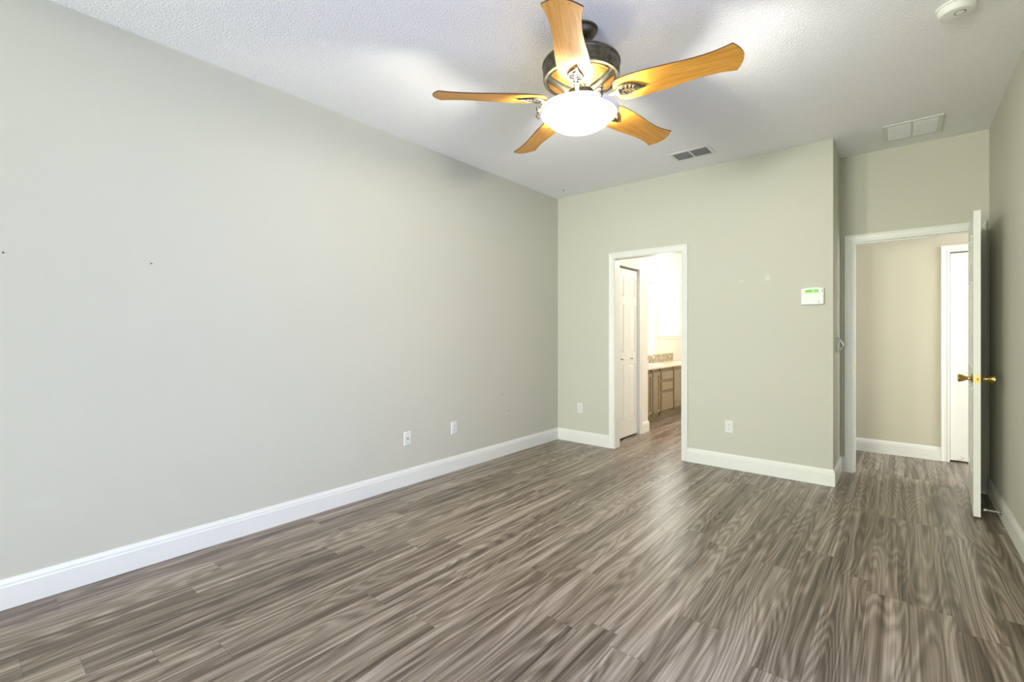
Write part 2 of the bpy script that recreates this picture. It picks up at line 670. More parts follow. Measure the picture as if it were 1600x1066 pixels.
m = MB()
jamb(m, *D1, YF, YF + T, 'x')
casing(m, *D1, YF, -1, 'x')
casing(m, *D1, YF + T, 1, 'x')
struct(m, 'trim_1', 'trim', 'white casing around the bathroom doorway', 'door frame')
m = MB()
jamb(m, *D2, YD, YD + T, 'x', (YD + 0.038, YD + 0.07))
casing(m, *D2, YD, -1, 'x')
casing(m, *D2, YD + T, 1, 'x')
o = struct(m, 'trim_2', 'trim', 'white casing around the bedroom doorway to the hall', 'door frame')
mb = MB().box(D2[0] - 0.001, D2[0] + 0.0015, YD + 0.008, YD + 0.030, 0.90, 0.957)
mb.build('strike_plate', 'brass', o)['label'] = 'brass strike plate'
m = MB()
jamb(m, *CO, KX - T, KX, 'y')
casing(m, *CO, KX, 1, 'y')
struct(m, 'trim_3', 'trim', 'cream white casing around the folding closet door', 'door frame')
m = MB()
jamb(m, *HD, HY, HY + T, 'x')
casing(m, *HD, HY, -1, 'x')
struct(m, 'trim_4', 'trim', 'white casing of the hallway door', 'door frame')


# ------------------------------------------------------------------ doors
def panel_slab(m, w, h, t, cols, rows, y0=0.0, x_off=0.0):
    """slab with raised-field panels on both faces; cols and rows are lists of (start, end)"""
    d = 0.006
    xs = [0.0] + [v for c in cols for v in c] + [w]
    zs = [0.0] + [v for r in rows for v in r] + [h]
    X = lambda v: v + x_off
    m.box(X(0), X(w), y0 + d, y0 + t - d, 0, h)
    for side in (0, 1):
        ya, yb = (y0, y0 + d) if side == 0 else (y0 + t - d, y0 + t)
        for i in range(0, len(xs), 2):
            m.box(X(xs[i]), X(xs[i + 1]), ya, yb, 0, h)
        for c0, c1 in cols:
            for i in range(0, len(zs), 2):
                m.box(X(c0), X(c1), ya, yb, zs[i], zs[i + 1])
            for r0, r1 in rows:
                g, k = 0.010, 0.022
                yi, yo = (ya + d, ya + 0.001) if side == 0 else (yb - d, yb - 0.001)
                a = [(X(c0 + g), yi, r0 + g), (X(c1 - g), yi, r0 + g), (X(c1 - g), yi, r1 - g), (X(c0 + g), yi, r1 - g)]
                k2 = g + k
                b = [(X(c0 + k2), yo, r0 + k2), (X(c1 - k2), yo, r0 + k2), (X(c1 - k2), yo, r1 - k2), (X(c0 + k2), yo, r1 - k2)]
                m.frustum(a, b)


ROWS6 = [(0.235, 0.835), (0.975, 1.585), (1.70, 1.915)]

# bedroom door, standing open into the room
DW = 0.757
m = MB()
panel_slab(m, DW, 2.025, 0.035, [(0.115, 0.325), (0.432, 0.642)], ROWS6, -0.035)
o = struct(m, 'door_2', 'trim', 'open white six-panel door with brass knobs, standing near the wall', 'door', loc=(0.4405, 5.096, 0.020), rot=(0, 0, R(-92.7)))
KNOB = [(0.0, 0.0), (0.031, 0.0), (0.032, 0.003), (0.026, 0.008), (0.014, 0.012), (0.0115, 0.020), (0.0125, 0.030), (0.018, 0.042), (0.0235, 0.054), (0.0265, 0.064), (0.0265, 0.070), (0.022, 0.0735), (0.010, 0.0745), (0.0, 0.0745)]
for s, yy in ((-1, -0.035), (1, 0.0)):
    M = Matrix.Translation((DW - 0.06, yy, 0.908)) @ Matrix.Rotation(R(90 if s < 0 else -90), 4, 'X')
    k = MB().lathe(KNOB, 32, M).build('door_knob', 'brass', o)
    k['label'] = 'polished brass knob'
lp = MB().box(DW, DW + 0.0015, -0.029, -0.006, 0.88, 0.937).build('latch_plate', 'brass', o)
lp['label'] = 'brass latch plate'
M = Matrix.Translation((DW + 0.001, -0.0175, 0.908)) @ Matrix.Rotation(R(90), 4, 'Y')
MB().lathe([(0.0, 0.007), (0.006, 0.006), (0.008, 0.0)], 16, M).build('latch_bolt', 'brass', lp)
for zz in (0.18, 1.0, 1.80):
    h = MB().tube([(0.0, 0.004, zz), (0.0, 0.004, zz + 0.089)], 0.0065, 10)
    h.box(0.0, 0.03, -0.0008, 0.0012, zz, zz + 0.089)
    h.build('hinge', 'brass', o)['label'] = 'brass hinge'

# hallway door, shut
m = MB()
panel_slab(m, 0.754, 1.985, 0.035, [(0.115, 0.325), (0.429, 0.639)], [(0.235, 0.82), (0.96, 1.56), (1.675, 1.88)], 0.0)
o = struct(m, 'door_3', 'trim', 'closed white hallway door, partly hidden behind the open bedroom door', 'door', loc=(HD[0] + 0.004, HY + 0.030, 0.016))
M = Matrix.Translation((0.754 - 0.06, 0.0, 0.91)) @ Matrix.Rotation(R(90), 4, 'X')
MB().lathe(KNOB, 24, M).build('door_knob', 'brass', o)['label'] = 'polished brass knob'

# folding closet door: two leaves
root = thing('door_1', 'cream bifold closet door with raised panels inside the bathroom doorway', 'door', (KX - 0.022, CO[0], 0.022), (0, 0, R(90)), kind='structure')
LW = 0.2985
for i in range(2):
    m = MB()
    panel_slab(m, LW, 1.965, 0.030, [(0.062, LW - 0.062)], [(0.195, 0.845), (0.985, 1.545), (1.64, 1.865)], 0.0, 0.002 + i * (LW + 0.002))
    lf = m.build('leaf', 'trim', root)
    kx = 0.002 + i * (LW + 0.002) + (0.255 if i == 0 else 0.115)
    M = Matrix.Translation((kx if i else LW - 0.13, 0.0, 0.915)) @ Matrix.Rotation(R(90), 4, 'X')
    MB().lathe([(0.0, 0.0), (0.009, 0.0), (0.007, 0.008), (0.012, 0.016), (0.0135, 0.022), (0.009, 0.027), (0.0, 0.028)], 20, M).build('knob', 'steel', lf)['label'] = 'small nickel knob'

# ------------------------------------------------------------------ windows
root = thing('window_1', 'bright white sash window above the bathroom vanity', 'window', (BX, WY0, WZ0), kind='structure')
w, h = WY1 - WY0, WZ1 - WZ0
m = MB()
m.box(-T, 0.0, 0, 0.03, 0, h).box(-T, 0.0, w - 0.03, w, 0, h).box(-T, 0.0, 0.03, w - 0.03, h - 0.03, h).box(-T, 0.0, 0.03, w - 0.03, 0, 0.02)
m.build('window_frame', 'trim', root)
MB().box(-0.02, 0.022, -0.03, w + 0.03, -0.022, 0.0).box(0.0, 0.010, -0.02, w + 0.02, -0.062, -0.022).build('window_sill', 'trim', root, 0.002)
mid = 0.545
for z0, z1, x0 in ((0.02, mid + 0.02, -0.050), (mid - 0.02, h - 0.03, -0.085)):
    m = MB()
    s = 0.032
    m.box(x0 - 0.028, x0, 0.03, 0.03 + s, z0, z1).box(x0 - 0.028, x0, w - 0.03 - s, w - 0.03, z0, z1)
    m.box(x0 - 0.028, x0, 0.03 + s, w - 0.03 - s, z0, z0 + s).box(x0 - 0.028, x0, 0.03 + s, w - 0.03 - s, z1 - s, z1)
    sash = m.build('sash', 'trim', root)
    MB().box(x0 - 0.017, x0 - 0.012, 0.03 + s, w - 0.03 - s, z0 + s, z1 - s).build('pane', 'glass', sash)
    if z0 < 0.1:
        MB().box(x0, x0 + 0.018, w - 0.115, w - 0.075, z1, z1 + 0.05).build('sash_latch', 'grey', sash)['label'] = 'grey sash latch'

root = thing('window_2', 'wide sliding glass door in white frame, opposite the bathroom doorway', 'sliding door', (SX0, YB, 0), kind='structure')
w = SX1 - SX0
m = MB().box(0, 0.05, -T, 0, 0, SZ1).box(w - 0.05, w, -T, 0, 0, SZ1).box(0.05, w - 0.05, -T, 0, SZ1 - 0.05, SZ1).box(0.05, w - 0.05, -T, 0, 0, 0.03)
m.build('door_frame', 'trim', root)
for x0, x1, yy in ((0.05, w / 2 + 0.03, -0.06), (w / 2 - 0.03, w - 0.05, -0.10)):
    m = MB()
    m.box(x0, x0 + 0.06, yy, yy + 0.035, 0.03, SZ1 - 0.05).box(x1 - 0.06, x1, yy, yy + 0.035, 0.03, SZ1 - 0.05)
    m.box(x0 + 0.06, x1 - 0.06, yy, yy + 0.035, 0.03, 0.11).box(x0 + 0.06, x1 - 0.06, yy, yy + 0.035, SZ1 - 0.11, SZ1 - 0.05)
    sp = m.build('sliding_panel', 'trim', root)
    MB().box(x0 + 0.06, x1 - 0.06, yy + 0.015, yy + 0.021, 0.11, SZ1 - 0.11).build('pane', 'glass', sp)

root = thing('window_3', 'white framed picture window in the wall beside the camera', 'window', (XR, RW[0], RW[2]), kind='structure')
w, h = RW[1] - RW[0], RW[3] - RW[2]
m = MB().box(0, T, 0, 0.04, 0, h).box(0, T, w - 0.04, w, 0, h).box(0, T, 0.04, w - 0.04, 0, 0.04).box(0, T, 0.04, w - 0.04, h - 0.04, h).box(0.04, 0.08, w / 2 - 0.02, w / 2 + 0.02, 0.04, h - 0.04)
m.build('window_frame', 'trim', root)
for a, b in ((0.04, w / 2 - 0.02), (w / 2 + 0.02, w - 0.04)):
    MB().box(0.055, 0.061, a, b, 0.04, h - 0.04).build('pane', 'glass', root)

# ------------------------------------------------------------------ ceiling fan
FK, FD = 1.061, 0.0957                                        # the fan below its rod: size factor and drop
FX, FY = -1.2 * FK, 1.97 * FK
fan = thing('ceiling_fan', 'five-blade ceiling fan with honey wood blades and a lit frosted bowl', 'ceiling fan', (FX, FY, H))
MB().lathe([(0.0, 0.0), (0.084, 0.0), (0.087, -0.004), (0.085, -0.009), (0.077, -0.012), (0.075, -0.014), (0.078, -0.017), (0.075, -0.026), (0.064, -0.038), (0.050, -0.046), (0.043, -0.048), (0.040, -0.046), (0.030, -0.044), (0.0, -0.044)], 64).build('canopy', 'pewter', fan)
MB().lathe([(0.0, -0.040), (0.028, -0.042), (0.030, -0.050), (0.024, -0.058), (0.0145, -0.062), (0.0145, -0.130), (0.0, -0.130)], 32).build('downrod', 'pewter', fan)
MB().lathe([(0.0, -0.175), (0.030, -0.176), (0.034, -0.190), (0.042, -0.208), (0.100, -0.226), (0.150, -0.238), (0.178, -0.248), (0.187, -0.256), (0.189, -0.266), (0.184, -0.272), (0.185, -0.290), (0.184, -0.312), (0.181, -0.322), (0.184, -0.328), (0.181, -0.336), (0.168, -0.336), (0.165, -0.330),
            (0.120, -0.354), (0.070, -0.384), (0.062, -0.400), (0.0, -0.400)], 72).build('motor_housing', 'pewter', fan)
PH = 7.82


def cone_z(r):
    return -0.330 - (0.165 - r) * 0.565


def spoke_ang(k):
    return R(PH + 72 * k)


for k in range(5):                                            # amber panels between the spokes
    m = MB()
    a0, a1 = spoke_ang(k) + R(13), spoke_ang(k + 1) - R(13)
    n = 12
    outer = [(0.157, a0 + (a1 - a0) * i / n) for i in range(n + 1)]
    am = (a0 + a1) / 2
    inner = [(0.092 - 0.012 * abs(i - 3) / 3, am + (a0 - am) * 0.42 * (3 - i) / 3) for i in range(0, 7)][::-1]
    loop = outer + inner
    P = lambda r, a, dz: (r * math.cos(a), r * math.sin(a), cone_z(r) + dz)
    m.frustum([P(r, a, -0.004) for r, a in loop], [P(r, a, 0.001) for r, a in loop])
    m.build('panel', 'amber', fan)['label'] = 'amber panel'
for k in range(5):                                            # housing spokes
    a = spoke_ang(k)
    m = MB()
    rows = []
    for r, wd, th in ((0.172, 0.023, 0.006), (0.14, 0.017, 0.010), (0.11, 0.017, 0.013), (0.085, 0.021, 0.016), (0.064, 0.029, 0.018), (0.05, 0.030, 0.018)):
        ring = []
        for q in range(9):
            t_ = math.pi * q / 8
            yy = wd * math.cos(t_)
            zz = cone_z(r) - th * math.sin(t_) + 0.001
            ring.append(Vector((r * math.cos(a) - yy * math.sin(a), r * math.sin(a) + yy * math.cos(a), zz)))
        rows.append(ring)
    vr = [[m.bm.verts.new(p) for p in row] for row in rows]
    for i in range(len(vr) - 1):
        for q in range(8):
            m._face([vr[i][q], vr[i][q + 1], vr[i + 1][q + 1], vr[i + 1][q]], True)
    m._face(vr[0])
    m._face(vr[-1][::-1])
    m.build('spoke', 'pewter', fan)
MB().lathe([(0.0, -0.395), (0.066, -0.396), (0.070, -0.404), (0.068, -0.430), (0.060, -0.442), (0.044, -0.448), (0.038, -0.470), (0.052, -0.478), (0.060, -0.486), (0.058, -0.494), (0.0, -0.494)], 48).build('hub', 'pewter', fan)

# blades
ZB = -0.432
half = [(0.170, 0.018), (0.173, 0.038), (0.182, 0.056), (0.197, 0.067), (0.22, 0.073), (0.26, 0.0765), (0.31, 0.0765), (0.37, 0.0735), (0.43, 0.0690), (0.48, 0.0635), (0.53, 0.0605), (0.575, 0.0605), (0.615, 0.0635), (0.650, 0.0690), (0.682, 0.0770)]
tip = [(0.6835, 0.0765), (0.697, 0.058), (0.708, 0.038), (0.715, 0.019), (0.718, 0.0)]
up_ = half + tip
outline = up_ + [(x, -y) for x, y in up_[:-1]][::-1]
bm_ = MB()
bm_.prism(outline, -0.003, 0.003, side_mi=1)
blade0 = bm_.build('blade', ['blade', 'blade_edge'], fan)


def leaf(m):
    """open-work leaf under the blade root: rim, midrib and slanting veins (local x outward, z down = below the blade)"""
    zb = -0.0075
    up = [(0.188, 0.010), (0.198, 0.024), (0.214, 0.033), (0.236, 0.034), (0.258, 0.027), (0.278, 0.020), (0.297, 0.016), (0.312, 0.016)]
    dn = [(0.188, -0.012), (0.200, -0.026), (0.220, -0.033), (0.244, -0.031), (0.266, -0.020), (0.286, -0.004), (0.301, 0.010), (0.312, 0.016)]
    m.tube([(x, y, zb) for x, y in up], [0.006, 0.006, 0.0055, 0.005, 0.0045, 0.004, 0.003, 0.002], 8)
    m.tube([(x, y, zb) for x, y in dn], [0.006, 0.006, 0.0055, 0.005, 0.0045, 0.004, 0.003, 0.002], 8)
    m.tube([(0.185, -0.001, zb - 0.001), (0.23, 0.0, zb - 0.001), (0.27, 0.006, zb), (0.310, 0.016, zb)], [0.008, 0.005, 0.004, 0.002], 8)
    for x0 in (0.204, 0.222, 0.240, 0.257):
        f = 1 - (x0 - 0.2) * 6.5
        m.tube([(x0, 0.0, zb), (x0 + 0.014, 0.029 * f + 0.006, zb)], 0.0033, 6)
        m.tube([(x0, 0.0, zb), (x0 + 0.014, -0.029 * f + 0.002, zb)], 0.0033, 6)
    m.prism([(x, y) for x, y in up[:3]] + [(0.207, 0.0)] + [(x, y) for x, y in dn[:3]][::-1], zb - 0.003, zb + 0.003)
    m.lathe([(0.0, -0.013), (0.010, -0.012), (0.016, -0.007), (0.017, -0.002)], 16, Matrix.Translation((0.190, 0, -0.006)))


def bracket_arm(m):
    pts = [(0.052, 0, -0.004), (0.085, 0, -0.016), (0.118, 0, -0.020), (0.150, 0, -0.015), (0.178, 0, -0.010), (0.196, 0, -0.009)]
    wd = [0.020, 0.014, 0.011, 0.010, 0.011, 0.014]
    rows = []
    for (x, y, z), w_ in zip(pts, wd):
        rows.append([m.bm.verts.new((x, w_ * math.cos(2 * math.pi * q / 12), z + 0.006 * math.sin(2 * math.pi * q / 12))) for q in range(12)])
    for a, b in zip(rows, rows[1:]):
        for q in range(12):
            m._face([a[q], a[(q + 1) % 12], b[(q + 1) % 12], b[q]], True)
    m._face(rows[0][::-1])
    m._face(rows[-1])


bk = MB()
bracket_arm(bk)
leaf(bk)
bracket0 = bk.build('blade_bracket', 'pewter', fan)
PITCH = -13.0
for k in range(5):
    b = blade0 if k == 0 else blade0.copy()
    q = bracket0 if k == 0 else bracket0.copy()
    for ob in (b, q):
        if k:
            C.objects.link(ob)
            ob.parent = fan
        ob.rotation_mode = 'XYZ'
        ob.location = (0, 0, ZB)
        ob.rotation_euler = (R(PITCH), 0, spoke_ang(k))

# light kit
BOWL = [(0.179, -0.492), (0.1795, -0.500), (0.176, -0.506), (0.166, -0.519), (0.146, -0.538), (0.118, -0.555), (0.088, -0.568), (0.058, -0.578), (0.030, -0.5845), (0.0, -0.587)]
inner = [(0.0, -0.583), (0.030, -0.5805), (0.058, -0.574), (0.088, -0.564), (0.118, -0.551), (0.146, -0.534), (0.164, -0.516), (0.174, -0.502), (0.175, -0.492), (0.179, -0.492)]
lb = MB().lathe(BOWL + inner, 72).build('light_bowl', 'bowl', fan)
lb['label'] = 'lit frosted glass bowl'
MB().lathe([(0.180, -0.486), (0.188, -0.481), (0.1915, -0.482), (0.193, -0.487), (0.1905, -0.4935), (0.186, -0.499), (0.181, -0.503), (0.1795, -0.500), (0.1795, -0.490), (0.180, -0.486)], 72).build('bowl_rim', 'porcelain', fan)['label'] = 'milky glass rim'
MB().lathe([(0.0, -0.4885), (0.106, -0.4885), (0.121, -0.490), (0.121, -0.493), (0.106, -0.4955), (0.0, -0.4955)], 64).build('light_baffle', 'white', fan)['label'] = 'unseen white disc added inside the bowl to block upward light'  # unseen disc added to keep the bulbs' light off the ceiling
for a in (R(212), R(332), R(92)):
    m = MB()
    Mz = Matrix.Rotation(a, 4, 'Z')
    pts = [(0.045, 0, -0.482), (0.09, 0, -0.470), (0.13, 0, -0.460), (0.165, 0, -0.455), (0.192, 0, -0.460), (0.202, 0, -0.470), (0.202, 0, -0.480), (0.196, 0, -0.486), (0.204, 0, -0.492), (0.206, 0, -0.500), (0.199, 0, -0.508), (0.190, 0, -0.507)]
    m.tube(pts, [0.009, 0.009, 0.009, 0.008, 0.007, 0.006, 0.005, 0.005, 0.005, 0.005, 0.004, 0.004], 10, Mz)
    m.lathe([(0.0, 0.012), (0.006, 0.010), (0.008, 0.004), (0.005, 0.0)], 12, Mz @ Matrix.Translation((0.203, 0, -0.464)))
    m.build('bowl_arm', 'arm_nickel', fan)['label'] = 'scrolled nickel bowl arm'
m = MB()
for i in range(9):
    m.lathe([(0.0, 0.003), (0.0022, 0.002), (0.003, 0.0), (0.0022, -0.002), (0.0, -0.003)], 8, Matrix.Translation((0.040, -0.052, -0.43 - 0.0065 * i)))
m.build('pull_chain', 'steel', fan)
lo = lamp('fan_bulbs', 'POINT', (0, 0, -0.528), 262, (1.0, 0.96, 0.84), radius=0.05)
lo.parent = fan

# bring the parts below the rod to their size
for ch in list(fan.children):
    if ch.type != 'MESH':
        ch.location.z = ch.location.z * FK + FD
        continue
    kind_ = ch.name.split('.')[0]
    if kind_ in ('canopy', 'downrod'):
        continue
    if kind_ in ('blade', 'blade_bracket'):
        ch.location.z = ch.location.z * FK + FD
        if '.' not in ch.name:
            ch.data.transform(Matrix.Scale(FK, 4))
        continue
    side = Vector((-0.0085, -0.0070, 0)) if kind_ in ('light_bowl', 'bowl_rim', 'light_baffle', 'bowl_arm') else Vector((0, 0, 0))   # the bowl hangs a little off centre
    ch.data.transform(Matrix.Translation(Vector((0, 0, FD)) + side) @ Matrix.Scale(FK, 4))

# ------------------------------------------------------------------ ceiling registers and smoke detector
def register(name, label, x0, x1, y0, y1, border, tilt, slat_mat, back_mat, ns):
    cx, cy = (x0 + x1) / 2, (y0 + y1) / 2
    t = thing(name, label, 'air vent', (cx, cy, H))
    w, d = (x1 - x0) / 2, (y1 - y0) / 2
    iw, id_ = w - border, d - border
    bar = 0.007
    th = 0.009
    m = MB()
    # sloped border frame
    for (ax0, ax1, ay0, ay1) in ((-w, w, -d, -id_), (-w, w, id_, d), (-w, -iw, -id_, id_), (iw, w, -id_, id_)):
        m.box(ax0, ax1, ay0, ay1, -th, -0.001)
    m.box(-bar, bar, -id_, id_, -th, -0.001)
    m.build('frame', 'white', t, 0.003)
    MB().box(-iw, iw, -id_, id_, -0.0022, -0.001).build('duct_screen', back_mat, t)
    for sx0, sx1 in ((-iw, -bar), (bar, iw)):
        m = MB()
        pitch = (2 * id_) / ns
        for i in range(ns):
            yc = -id_ + pitch * (i + 0.5)
            ca, sa = math.cos(tilt), math.sin(tilt)
            hw, ht = pitch * 0.56, 0.0004
            loop = []
            for py, pz in ((-hw, -ht), (hw, -ht), (hw, ht), (-hw, ht)):
                loop.append((yc + py * ca - pz * sa, -0.0058 + (py * sa + pz * ca)))
            m.frustum([(sx0, yy, zz) for yy, zz in loop], [(sx1, yy, zz) for yy, zz in loop])
        m.build('louvre', slat_mat, t)
    return t


register('supply_vent', 'dark louvred ceiling vent in a white frame, above the bathroom doorway', -1.566, -1.230, 4.022, 4.239, 0.026, R(38), 'vent_grey', 'duct', 14)
register('return_vent', 'white square ceiling vent above the bedroom door', -0.106, 0.240, 4.520, 4.888, 0.030, R(-58), 'white', 'vent_grey', 22)

t = thing('smoke_detector', 'round white smoke detector on the ceiling', 'smoke detector', (0.205, 3.085, H))
MB().lathe([(0.0, 0.0), (0.076, 0.0), (0.076, -0.008), (0.070, -0.010)], 56).build('base', 'white', t)
MB().lathe([(0.070, -0.010), (0.070, -0.016), (0.068, -0.030), (0.060, -0.040), (0.045, -0.043), (0.0, -0.043)], 56).build('cover', 'white', t)
M = Matrix.Translation((0.012, -0.016, -0.043))
MB().lathe([(0.016, 0.0), (0.016, -0.003), (0.012, -0.004), (0.0, -0.004)], 24, M).build('test_button', 'white', t)
MB().lathe([(0.022, 0.0005), (0.022, -0.001), (0.018, -0.001), (0.018, 0.0005)], 24, M).build('button_ring', 'grey', t)

# ------------------------------------------------------------------ outlets, plates, keypad, switch
def plate(m, w=0.070, h=0.114, t=0.006):
    b = 0.004
    a = [(-w / 2, 0, -h / 2), (w / 2, 0, -h / 2), (w / 2, 0, h / 2), (-w / 2, 0, h / 2)]
    c = [(-w / 2 + b, -t, -h / 2 + b), (w / 2 - b, -t, -h / 2 + b), (w / 2 - b, -t, h / 2 - b), (-w / 2 + b, -t, h / 2 - b)]
    m.frustum(a, c)


def outlet(label, loc, rz):
    t = thing('wall_outlet', label, 'outlet', loc, (0, 0, rz), group='white duplex outlets low on the walls')
    m = MB()
    plate(m)
    m.build('cover_plate', 'white', t)
    for s in (-1, 1):
        m = MB()
        pts = []
        for i in range(24):
            a = 2 * math.pi * i / 24
            pts.append((0.0165 * math.cos(a), max(-0.0125, min(0.0125, 0.0165 * math.sin(a)))))
        Mx = Matrix.Translation((0, 0, s * 0.0195)) @ Matrix.Rotation(R(90), 4, 'X')
        m.prism(pts, 0.0055, 0.0075, Mx)
        rc = m.build('receptacle', 'white', t)
        m = MB()
        zc = s * 0.0195
        m.box(-0.0075, -0.0050, -0.0079, -0.0072, zc - 0.002, zc + 0.006)
        m.box(0.0050, 0.0072, -0.0079, -0.0072, zc - 0.001, zc + 0.006)
        m.lathe([(0.0, 0.0079), (0.0026, 0.0079), (0.0026, 0.0072)], 12, Matrix.Translation((0, 0, zc - 0.0068)) @ Matrix.Rotation(R(90), 4, 'X'))
        m.build('slot', 'slot', rc)
    MB().lathe([(0.0, 0.0072), (0.003, 0.0068), (0.0034, 0.0058)], 12, Matrix.Rotation(R(90), 4, 'X')).build('screw', 'steel', t)
    return t


o0 = outlet('white outlet on the long bare wall, next to the cable jack', (XL, 2.893, 0.386), R(90))
for lab, loc, rz in (('white outlet between the room corner and the bathroom doorway', (-2.780, YF, 0.391), 0.0),
                     ('white outlet below the keypad on the far wall', (-1.203, YF, 0.381), 0.0)):
    c = copy_tree(o0)
    c.location = loc
    c.rotation_euler = (0, 0, rz)
    c['label'] = lab

t = thing('cable_jack', 'white cable jack plate with one dark socket on the bare wall', 'wall plate', (XL, 2.378, 0.377), (0, 0, R(90)))
m = MB()
plate(m)
m.build('cover_plate', 'white', t)
MB().lathe([(0.0, 0.010), (0.0035, 0.010), (0.005, 0.012), (0.005, 0.006), (0.008, 0.006), (0.008, 0.0055)], 16, Matrix.Rotation(R(90), 4, 'X')).build('socket', 'grey', t)['label'] = 'dark cable socket'
for s in (-1, 1):
    MB().lathe([(0.0, 0.0072), (0.0026, 0.0068), (0.003, 0.0058)], 10, Matrix.Translation((0, 0, s * 0.0415)) @ Matrix.Rotation(R(90), 4, 'X')).build('screw', 'steel', t)

# alarm keypad
t = thing('alarm_keypad', 'white alarm keypad with a green display on the far wall', 'keypad', (-0.558, YF, 1.540))
kw, kh = 0.0805, 0.071
top = [(-kw + 2 * kw * i / 16, kh - 0.010 + 0.010 * (1 - ((i - 8) / 8) ** 2)) for i in range(17)]
ol = [(-kw, -kh), (kw, -kh)] + top[::-1]
Mx = Matrix.Rotation(R(90), 4, 'X')
MB().prism(ol, 0.0, 0.024, Mx).build('case', 'white', t, 0.004)
dp = [(-0.052 + 0.098 * i / 10, 0.050 + 0.005 * (1 - ((i - 5) / 5) ** 2)) for i in range(11)]
dsp = MB().prism([(-0.052, 0.022), (0.046, 0.022)] + dp[::-1], 0.0235, 0.0248, Mx).build('display', 'lcd', t)
dsp['label'] = 'lit green display'
for cx in (-0.040, -0.029, -0.018, -0.007, 0.022, 0.034):       # unreadable segment characters
    m = MB()
    m.prism([(cx - 0.004, 0.029), (cx - 0.0028, 0.029), (cx - 0.0028, 0.0365), (cx + 0.0028, 0.0365), (cx + 0.0028, 0.029), (cx + 0.004, 0.029), (cx + 0.004, 0.045), (cx - 0.004, 0.045)], 0.0247, 0.0253, Mx)
    m.build('segment', 'lcd_text', dsp)
fl = [(-kw + 0.004, -kh + 0.004), (kw - 0.004, -kh + 0.004)] + [(kw - 0.004 - 2 * (kw - 0.004) * i / 12, 0.010 - 0.006 * (1 - ((i - 6) / 6) ** 2)) for i in range(13)]
MB().prism(fl, 0.0235, 0.0265, Mx).build('flip_door', 'white', t, 0.001)
m = MB().box(0.066, 0.073, -0.0252, -0.0235, 0.043, 0.051).box(0.066, 0.073, -0.0252, -0.0235, 0.029, 0.037)
m.build('indicator', 'grey', t)
MB().box(0.044, 0.050, -0.0275, -0.026, -0.056, -0.048).build('latch', 'grey', t)

# light switch on the narrow recess wall: decorative metal plate with two toggles
t = thing('light_switch', 'metal light switch plate with a curled edge inside the door recess', 'light switch', (XC, 4.800, 1.135), (0, 0, R(90)))
out = []
for i in range(40):
    a = 2 * math.pi * i / 40
    r = 1.0 + 0.06 * math.cos(4 * a)
    out.append((0.056 * r * max(-1, min(1, 1.25 * math.cos(a))), 0.062 * r * max(-1, min(1, 1.2 * math.sin(a)))))
MB().prism(out, 0.0, 0.007, Mx).build('cover_plate', 'steel', t, 0.002)
for sx in (-0.023, 0.023):
    m = MB()
    m.frustum([(sx - 0.005, -0.006, -0.012), (sx + 0.005, -0.006, -0.012), (sx + 0.005, -0.006, 0.012), (sx - 0.005, -0.006, 0.012)],
              [(sx - 0.004, -0.022, 0.004), (sx + 0.004, -0.022, 0.004), (sx + 0.004, -0.020, 0.013), (sx - 0.004, -0.020, 0.013)])
    m.build('toggle', 'white', t)['label'] = 'cream toggle'
m = MB()
Mo = Matrix.Translation((-0.050, 0.0, 0.0))
# carried in the same plate: curled leaf border standing off the wall
m.tube([(0.054 + 0.010 * math.sin(math.pi * i / 12), -0.008 - 0.028 * math.sin(math.pi * i / 12), -0.062 + 0.124 * i / 12) for i in range(13)], [0.004 + 0.006 * math.sin(math.pi * i / 12) for i in range(13)], 8)
m.build('scroll_edge', 'steel', t)

# nails, anchors and the small ceiling hook
for lab, loc, rot in (('small dark nail in the bare wall near the room\'s back corner', (XL, 0.154, 1.592), (0, R(90), 0)),
                      ('small dark nail at eye height, second along the bare wall', (XL, 0.690, 1.605), (0, R(90), 0))):
    m = MB().lathe([(0.0, 0.008), (0.003, 0.0075), (0.0036, 0.006), (0.0018, 0.005), (0.0015, 0.0)], 10)
    tag(m.build('nail', 'slot', loc=loc, rot=rot), lab, 'nail', 'nails in the bare wall')
m = MB().lathe([(0.0, 0.006), (0.004, 0.0055), (0.005, 0.004), (0.005, 0.0)], 12)
tag(m.build('wall_anchor', 'grey', loc=(XL, 3.655, 0.44), rot=(0, R(90), 0)), 'tiny grey wall anchor low on the bare wall near the corner', 'wall anchor')
m = MB().tube([(0, 0, 0), (0, 0, -0.012), (0.006, 0, -0.020), (0.012, 0, -0.014)], 0.0022, 8)
m.lathe([(0.008, 0.0), (0.008, -0.002), (0.0, -0.0025)], 12)
tag(m.build('ceiling_hook', 'grey', loc=(-2.83, 4.28, H)), 'tiny hook screwed into the ceiling by the room corner', 'hook')


def door_stop(label, loc, rz, length):
    t = thing('door_stop', label, 'door stop', loc, (0, 0, rz), group='spring door stops')
    Mr = Matrix.Rotation(R(90), 4, 'Y')
    MB().lathe([(0.0, 0.0), (0.011, 0.0), (0.010, 0.004), (0.006, 0.007), (0.0, 0.007)], 16, Mr).build('base', 'steel', t)
    turns = 16
    pts = []
    for i in range(turns * 8 + 1):
        a = 2 * math.pi * i / 8
        pts.append((0.005 + (length - 0.015) * i / (turns * 8), 0.0042 * math.cos(a), 0.0042 * math.sin(a)))
    MB().tube(pts, 0.0013, 5).build('spring', 'rubber', t)
    MB().lathe([(0.0, length - 0.012), (0.0065, length - 0.012), (0.0075, length - 0.008), (0.0075, length - 0.002), (0.006, length), (0.0, length)], 16, Mr).build('tip', 'rubber', t)['label'] = 'white rubber tip'
    return t


